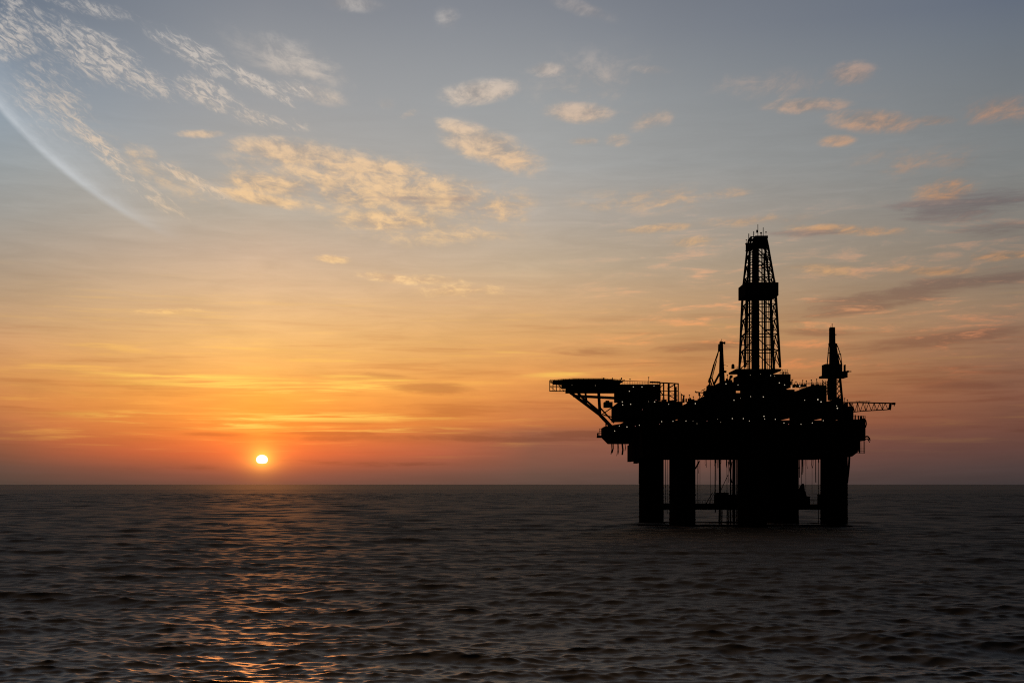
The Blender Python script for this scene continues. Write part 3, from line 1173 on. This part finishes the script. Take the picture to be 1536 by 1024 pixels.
c0 = mix(mr(AZ, azof(0), azof(393), smooth=False), r_left, r_sun)
c0 = mix(mr(AZ, azof(393), azof(800), smooth=False), c0, r_mid)
base = mix(mr(AZ, azof(800), azof(1520), smooth=False), c0, r_right)

# away from the frame: darker dusk behind the viewer and overhead away from the sun
dsun = mth("ABSOLUTE", mth("SUBTRACT", AZ, sun_az))
base = mix(mr(dsun, 0.62, 1.5), base, lin((34, 32, 32)))
base = mix(mr(T, 0.34, 0.85), base, mix(mr(dsun, 0.25, 0.8), lin((136, 107, 82)), lin((36, 35, 36))))  # unseen warm glow above the sun, added to tint and brighten the sea

# Nishita air light, faint under the dusk colours
nish = nt.nodes.new("ShaderNodeTexSky")
nish.sky_type = "NISHITA"
nish.sun_disc = False
nish.sun_elevation = LAMP_EL
nish.sun_rotation = sun_az
nish.dust_density = 3.0
nish_c = vmath("SCALE", nish.outputs["Color"], scale=0.05)


# --- clouds: patches at their own azimuth and elevation, textured on a flat cloud deck seen in perspective
def blobs(lst, after=None):
    # the third coordinate carries a vanishing trace of the previous value, so that the
    # patches are evaluated one after another (Cycles runs out of shader stack otherwise)
    acc = None
    for cx, cy, rx, ry, rot, amp in lst:
        n = nt.nodes.new("ShaderNodeMapping")
        n.vector_type = "TEXTURE"
        n.inputs["Location"].default_value = (azof(cx), tof(cx, cy), 0)
        n.inputs["Rotation"].default_value = (0, 0, math.radians(-rot))
        n.inputs["Scale"].default_value = (rx / F, ry / F, 1)
        prev = acc if acc is not None else after
        L.new(AT if prev is None else comb(AZ, T, mth("MULTIPLY", prev, 1e-9)), n.inputs["Vector"])
        v = mr(vmath("LENGTH", n.outputs["Vector"]), 0.1, 1.4, amp, 0.0)
        acc = v if acc is None else mth("MAXIMUM", acc, v)
    return acc


deck = comb(mth("DIVIDE", mth("MULTIPLY", AZ, 0.62), mth("ADD", mth("MAXIMUM", T, 0.0), 0.045)), mth("DIVIDE", 0.32, mth("ADD", mth("MAXIMUM", T, 0.0), 0.045)))
n_big = noise(deck, 7.0, 7, 0.62, 0.3)
n_fine = noise(deck, 22.0, 6, 0.62, 0.5, (3.1, 7.7, 0))
n_mic = noise(deck, 55.0, 4, 0.65, 0.6, (8.8, 1.2, 0))
puff = mth("ADD", mth("ADD", mth("MULTIPLY", n_big, 0.50), mth("MULTIPLY", n_fine, 0.40)), mth("MULTIPLY", n_mic, 0.10))

warm_list = [(455, 232, 110, 24, 6, 1.0), (570, 255, 105, 20, 8, 1.0), (420, 278, 95, 22, 4, 1.0), (520, 290, 110, 28, 8, .9), (650, 290, 150, 36, 6, 0.85), (590, 330, 90, 20, -2, 1.0), (740, 312, 70, 28, 0, 0.75),
             (390, 298, 70, 12, 8, 1.0), (735, 222, 85, 28, 20, 1.05), (690, 195, 40, 14, 18, .9), (868, 169, 55, 18, 3, 1.0), (720, 138, 65, 20, -8, .95), (820, 105, 34, 14, 0, .7), (875, 212, 26, 7, 0, .75),
             (925, 210, 24, 12, 0, .55), (980, 180, 40, 20, -15, .55), (975, 105, 40, 10, 5, .45), (1275, 112, 40, 20, 0, .8), (1210, 158, 65, 14, 2, .85), (1310, 182, 75, 18, 8, .9), (1400, 180, 40, 10, 4, .75),
             (1255, 212, 28, 10, 0, .65), (300, 201, 36, 7, -3, .8), (1420, 286, 50, 18, -5, .8), (985, 343, 55, 8, -3, .75), (1040, 362, 50, 10, 0, .6), (1265, 345, 90, 9, 4, .8), (1500, 165, 70, 24, 0, .6), (1090, 290, 40, 12, 0, .5),
             (500, 389, 30, 7, 4, .85), (590, 417, 60, 9, 6, .85), (640, 420, 70, 9, 2, .65), (690, 435, 80, 14, 0, .6), (870, 12, 60, 14, 18, .55), (672, 28, 22, 22, 60, .5), (525, 6, 60, 14, 0, .55), (470, 140, 60, 18, 10, .45),
             (580, 155, 18, 12, 20, .5), (430, 85, 120, 40, 18, .36), (1180, 130, 160, 30, 4, .28), (900, 120, 160, 60, 0, .26), (1380, 240, 130, 30, -4, .26), (980, 300, 150, 26, 0, .34), (650, 350, 160, 24, 0, .34), (540, 275, 200, 56, 7, .82), (240, 250, 120, 30, 30, .36), (615, 171, 18, 7, -20, .55), (250, 467, 60, 5, -4, .6), (1500, 384, 60, 8, 0, .8), (1390, 405, 70, 10, 4, .6), (1240, 405, 60, 10, 6, .55), (1130, 330, 90, 12, 0, .4)]
wm_ = blobs(warm_list)
d_w = mr(mth("ADD", mth("MULTIPLY", wm_, 0.62), mth("MULTIPLY", mth("SUBTRACT", puff, 0.5), 2.0)), 0.0, 0.64)
d_w = mth("MULTIPLY", d_w, mr(wm_, 0.0, 0.35))

# wind-drawn cirrocumulus in the upper left, streaks running down to the right
rot = nt.nodes.new("ShaderNodeMapping")
rot.inputs["Rotation"].default_value = (0, 0, math.radians(33))
L.new(AT, rot.inputs["Vector"])
rs_ = vmath("MULTIPLY", rot.outputs["Vector"], (1.0, 2.6, 1.0))
n_d1 = noise(rs_, 26.0, 6, 0.6, 0.6)
n_d2 = noise(rs_, 100.0, 5, 0.65, 0.8, (1.7, 4.2, 0))
streak = mth("ADD", mth("MULTIPLY", n_d1, 0.52), mth("MULTIPLY", n_d2, 0.48))
diag_list = [(140, 80, 110, 34, 22, 1.0), (205, 115, 60, 24, 25, .95), (15, 50, 40, 44, 40, .85), (310, 140, 50, 24, 22, .95), (300, 85, 90, 22, 25, .75), (375, 120, 80, 13, 26, .85), (400, 180, 70, 14, 10, .6),
             (75, 145, 60, 60, 45, .55), (90, 180, 50, 24, 40, .6), (150, 222, 80, 15, 40, .9), (205, 275, 50, 14, 38, .6), (235, 300, 60, 16, 25, .5), (270, 262, 60, 10, 22, .65), (320, 287, 40, 10, 22, .7), (60, 20, 80, 18, 15, .5),
             (440, 132, 40, 14, 8, .6), (120, 10, 90, 14, 5, .45), (355, 155, 30, 10, 30, .4)]
dm = blobs(diag_list, d_w)
d_d = mr(mth("ADD", mth("MULTIPLY", dm, 0.62), mth("MULTIPLY", mth("SUBTRACT", streak, 0.5), 2.2)), 0.06, 0.68)
d_d = mth("MULTIPLY", d_d, mr(dm, 0.0, 0.35))


def lit_ramp():
    n = nt.nodes.new("ShaderNodeValToRGB")
    cr = n.color_ramp
    st = sorted((tof(600, py) / TMAX, lin(c)) for py, c in [(640, (255, 170, 66)), (560, (255, 196, 96)), (420, (250, 208, 150)), (340, (248, 204, 148)), (250, (242, 202, 156)), (150, (218, 198, 178)), (60, (206, 198, 190)), (0, (180, 175, 172))])
    cr.elements[0].position, cr.elements[0].color = st[0][0], (*st[0][1], 1)
    cr.elements[1].position, cr.elements[1].color = st[-1][0], (*st[-1][1], 1)
    for p, c in st[1:-1]:
        cr.elements.new(p).color = (*c, 1)
    L.new(mth("DIVIDE", T, TMAX, clamp=True), n.inputs["Fac"])
    return n.outputs["Color"]


lit = lit_ramp()
lit = mix(mr(AZ, azof(650), azof(1450), smooth=False), lit, vmath("MULTIPLY", lit, (0.60, 0.45, 0.42)))
shade = vmath("MULTIPLY", base, (0.92, 0.80, 0.74))
lightf = mr(mth("ADD", mth("ADD", mth("MULTIPLY", n_fine, 0.75), mth("MULTIPLY", n_mic, 0.25)), mth("MULTIPLY", n_big, 0.5)), 0.58, 0.90)
cl_w = mix(lightf, shade, lit)
halo = mth("MULTIPLY", mth("MULTIPLY", mr(wm_, 0.0, 0.9), mr(n_big, 0.30, 0.66)), 0.30)
sky = mix(halo, base, mix(0.55, base, lit))
sky = mix(mth("MULTIPLY", d_w, 0.80), sky, cl_w)
halo_d = mth("MULTIPLY", mth("MULTIPLY", mr(dm, 0.0, 0.9), mr(n_d1, 0.30, 0.66)), 0.28)
sky = mix(halo_d, sky, mix(0.5, base, lit))
sky = mix(mth("MULTIPLY", d_d, 0.64), sky, mix(mr(n_d2, 0.36, 0.62), vmath("MULTIPLY", base, (1.02, 0.98, 0.95)), mix(0.4, lit, lin((212, 206, 200)))))

# --- low stratus: thin layered streaks towards the horizon
sv = comb(mth("MULTIPLY", AZ, 5.0), mth("MULTIPLY", T, 95.0))
st1 = noise(sv, 1.0, 6, 0.6, 0.4)
st2 = noise(sv, 2.7, 5, 0.6, 0.3, (5.3, 1.9, 0))
lay = mth("ADD", mth("MULTIPLY", st1, 0.6), mth("MULTIPLY", st2, 0.4))
st4 = noise(comb(mth("MULTIPLY", AZ, 11.0), mth("MULTIPLY", T, 230.0)), 1.0, 6, 0.6, 0.8, (6.2, 3.3, 0))
st3 = noise(comb(mth("MULTIPLY", AZ, 16.0), mth("MULTIPLY", T, 110.0)), 1.0, 7, 0.66, 0.5, (2.2, 8.4, 0))
band = mth("MULTIPLY", mr(T, tof(768, 700), tof(768, 640)), mr(T, tof(768, 560), tof(768, 380), 1.0, 0.0))
glow_side = mr(dsun, 0.05, 0.36, 1.0, 0.25)
gold = mth("MULTIPLY", mth("MULTIPLY", mr(lay, 0.52, 0.70), band), glow_side)
sky = mix(mth("MULTIPLY", gold, 0.75), sky, vmath("MULTIPLY", mix(0.5, base, lin((255, 205, 96))), (1.12, 1.05, 0.92)))
dark = mth("MULTIPLY", mr(lay, 0.50, 0.34), band)
sky = mix(mth("MULTIPLY", dark, 0.6), sky, vmath("MULTIPLY", base, (0.74, 0.60, 0.60)))
gold_list = [(430, 577, 240, 9, 0, 1.0), (300, 566, 170, 6, 1, .9), (480, 585, 130, 6, -3, 1.0), (400, 625, 270, 8, 0, 1.0), (330, 636, 160, 5, 1, .8), (480, 643, 200, 5, 0, .9), (560, 568, 90, 5, 3, .7), (520, 540, 110, 3, -1, .6), (850, 560, 70, 6, -4, .6), (740, 530, 60, 4, 0, .5), (230, 392, 1, 1, 0, 0)]
gm = blobs(gold_list, d_d)
gmd = mth("MULTIPLY", gm, mr(st4, 0.42, 0.62))
sky = mix(mth("MULTIPLY", gmd, 0.95), sky, lin((255, 206, 92)))
dark_list = [(650, 582, 70, 11, 3, 1.0), (590, 565, 60, 7, 5, .8), (700, 560, 70, 6, 0, .5), (480, 650, 120, 4, 0, .9), (330, 651, 70, 4, 0, .7), (660, 657, 340, 7, 0, .8), (880, 652, 240, 8, 0, .7), (900, 528, 80, 9, 2, .8), (840, 580, 60, 6, 0, .5),
             (1060, 520, 110, 10, -3, .85), (1350, 440, 190, 20, -8, 1.0), (1300, 462, 130, 9, -7, .9), (1480, 420, 90, 16, -4, .8), (1440, 310, 130, 26, -3, .75), (1500, 345, 80, 14, 0, .6), (1400, 510, 190, 13, -5, .9),
             (1480, 577, 110, 9, 0, .7), (1230, 500, 90, 8, 4, .7), (1220, 350, 90, 10, 3, .45), (960, 600, 200, 8, 0, .3), (450, 692, 60, 5, 0, .5), (560, 696, 160, 6, 0, .6), (250, 700, 120, 7, 0, .35), (650, 300, 110, 26, 5, .3), (400, 380, 1, 1, 0, 0)]
km = blobs(dark_list, gmd)
kd = mr(mth("ADD", mth("MULTIPLY", km, 0.6), mth("MULTIPLY", mth("SUBTRACT", mth("ADD", mth("MULTIPLY", lay, 0.4), mth("MULTIPLY", st3, 0.6)), 0.5), 2.6)), 0.05, 0.55)
kd = mth("MULTIPLY", kd, mr(km, 0.0, 0.4))
sky = mix(mth("MULTIPLY", kd, 0.85), sky, vmath("MULTIPLY", base, (0.66, 0.58, 0.64)))
# warm fringes along the dark streaks on the right
fr_ = mth("MULTIPLY", mth("MULTIPLY", mr(st3, 0.50, 0.66), mr(puff, 0.40, 0.58)), mth("MULTIPLY", mr(AZ, azof(800), azof(1100)), mth("MULTIPLY", mr(T, tof(1100, 600), tof(1100, 520)), mr(T, tof(1100, 420), tof(1100, 260), 1.0, 0.0))))
sky = mix(mth("MULTIPLY", fr_, 0.8), sky, vmath("MULTIPLY", base, (1.7, 1.22, 1.0)))
mot = mth("MULTIPLY", mr(T, 0.33, 0.2), mr(T, 0.0, 0.05))
sky = mix(mot, sky, vmath("SCALE", sky, scale=mr(st3, 0.3, 0.7, 0.93, 1.07, smooth=False)))

# overall soft unevenness of the thin high haze
veil = noise(deck, 1.6, 4, 0.5, 0.2, (9.0, 2.0, 0))
sky = vmath("SCALE", sky, scale=mr(veil, 0.25, 0.75, 0.94, 1.06, smooth=False))

# pale flare arc painted into the sky in the upper left, with one crisp edge
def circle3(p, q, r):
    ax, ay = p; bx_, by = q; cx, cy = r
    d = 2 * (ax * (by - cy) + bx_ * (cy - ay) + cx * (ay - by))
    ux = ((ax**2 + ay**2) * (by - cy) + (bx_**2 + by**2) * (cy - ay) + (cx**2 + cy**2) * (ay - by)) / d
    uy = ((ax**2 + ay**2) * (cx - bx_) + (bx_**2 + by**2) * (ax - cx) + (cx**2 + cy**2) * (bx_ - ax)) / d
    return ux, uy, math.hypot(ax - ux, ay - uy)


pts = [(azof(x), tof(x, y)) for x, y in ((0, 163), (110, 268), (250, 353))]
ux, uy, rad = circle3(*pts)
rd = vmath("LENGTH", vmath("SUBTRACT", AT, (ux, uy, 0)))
inside = mth("SUBTRACT", rad, rd)                      # >0 on the arc's side of the edge
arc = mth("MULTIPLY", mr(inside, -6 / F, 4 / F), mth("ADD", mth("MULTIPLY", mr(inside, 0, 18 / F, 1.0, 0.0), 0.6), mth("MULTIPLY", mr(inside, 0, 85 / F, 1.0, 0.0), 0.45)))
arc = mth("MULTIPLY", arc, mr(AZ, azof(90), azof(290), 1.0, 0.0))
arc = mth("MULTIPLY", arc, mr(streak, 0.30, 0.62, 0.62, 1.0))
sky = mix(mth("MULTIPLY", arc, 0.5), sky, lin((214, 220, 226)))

# aureole of the low sun
sdir = (math.sin(sun_az) / math.hypot(1, sun_t), math.cos(sun_az) / math.hypot(1, sun_t), sun_t / math.hypot(1, sun_t))
ang = mth("ARCCOSINE", mth("MINIMUM", vmath("DOT_PRODUCT", DIR, sdir), 1.0))
g1 = mth("EXPONENT", mth("MULTIPLY", ang, -F / 12.0))
g2 = mth("EXPONENT", mth("MULTIPLY", ang, -F / 50.0))
sky = vmath("ADD", sky, vmath("SCALE", (1.7, 0.85, 0.10), scale=mth("MULTIPLY", g1, mr(T, sun_t * 0.3, sun_t, 0.45, 1.0))))
sky = vmath("ADD", sky, vmath("SCALE", (0.52, 0.105, 0.004), scale=mth("MULTIPLY", g2, mr(T, -0.001, sun_t * 1.1, 0.25, 1.0))))
sky = vmath("ADD", vmath("SCALE", sky, scale=0.97), vmath("SCALE", nish_c, scale=0.03))
# nothing bright below the horizon
sky = mix(mr(T, -0.004, -0.03), sky, (0.01, 0.01, 0.011))
bg = nt.nodes.new("ShaderNodeBackground")
bg.inputs["Strength"].default_value = 1.0
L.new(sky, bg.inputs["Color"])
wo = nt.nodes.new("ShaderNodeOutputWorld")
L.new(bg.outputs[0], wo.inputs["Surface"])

# ------------------------------------------------------------------ render settings
scene.render.engine = "CYCLES"
scene.view_settings.view_transform = "Standard"
scene.view_settings.look = "None"
scene.view_settings.exposure = 0.0
scene.view_settings.gamma = 1.0
scene.cycles.max_bounces = 6
scene.cycles.filter_width = 1.1
scene.cycles.sample_clamp_direct = 4.0
scene.cycles.sample_clamp_indirect = 3.0
scene.cycles.use_denoising = False
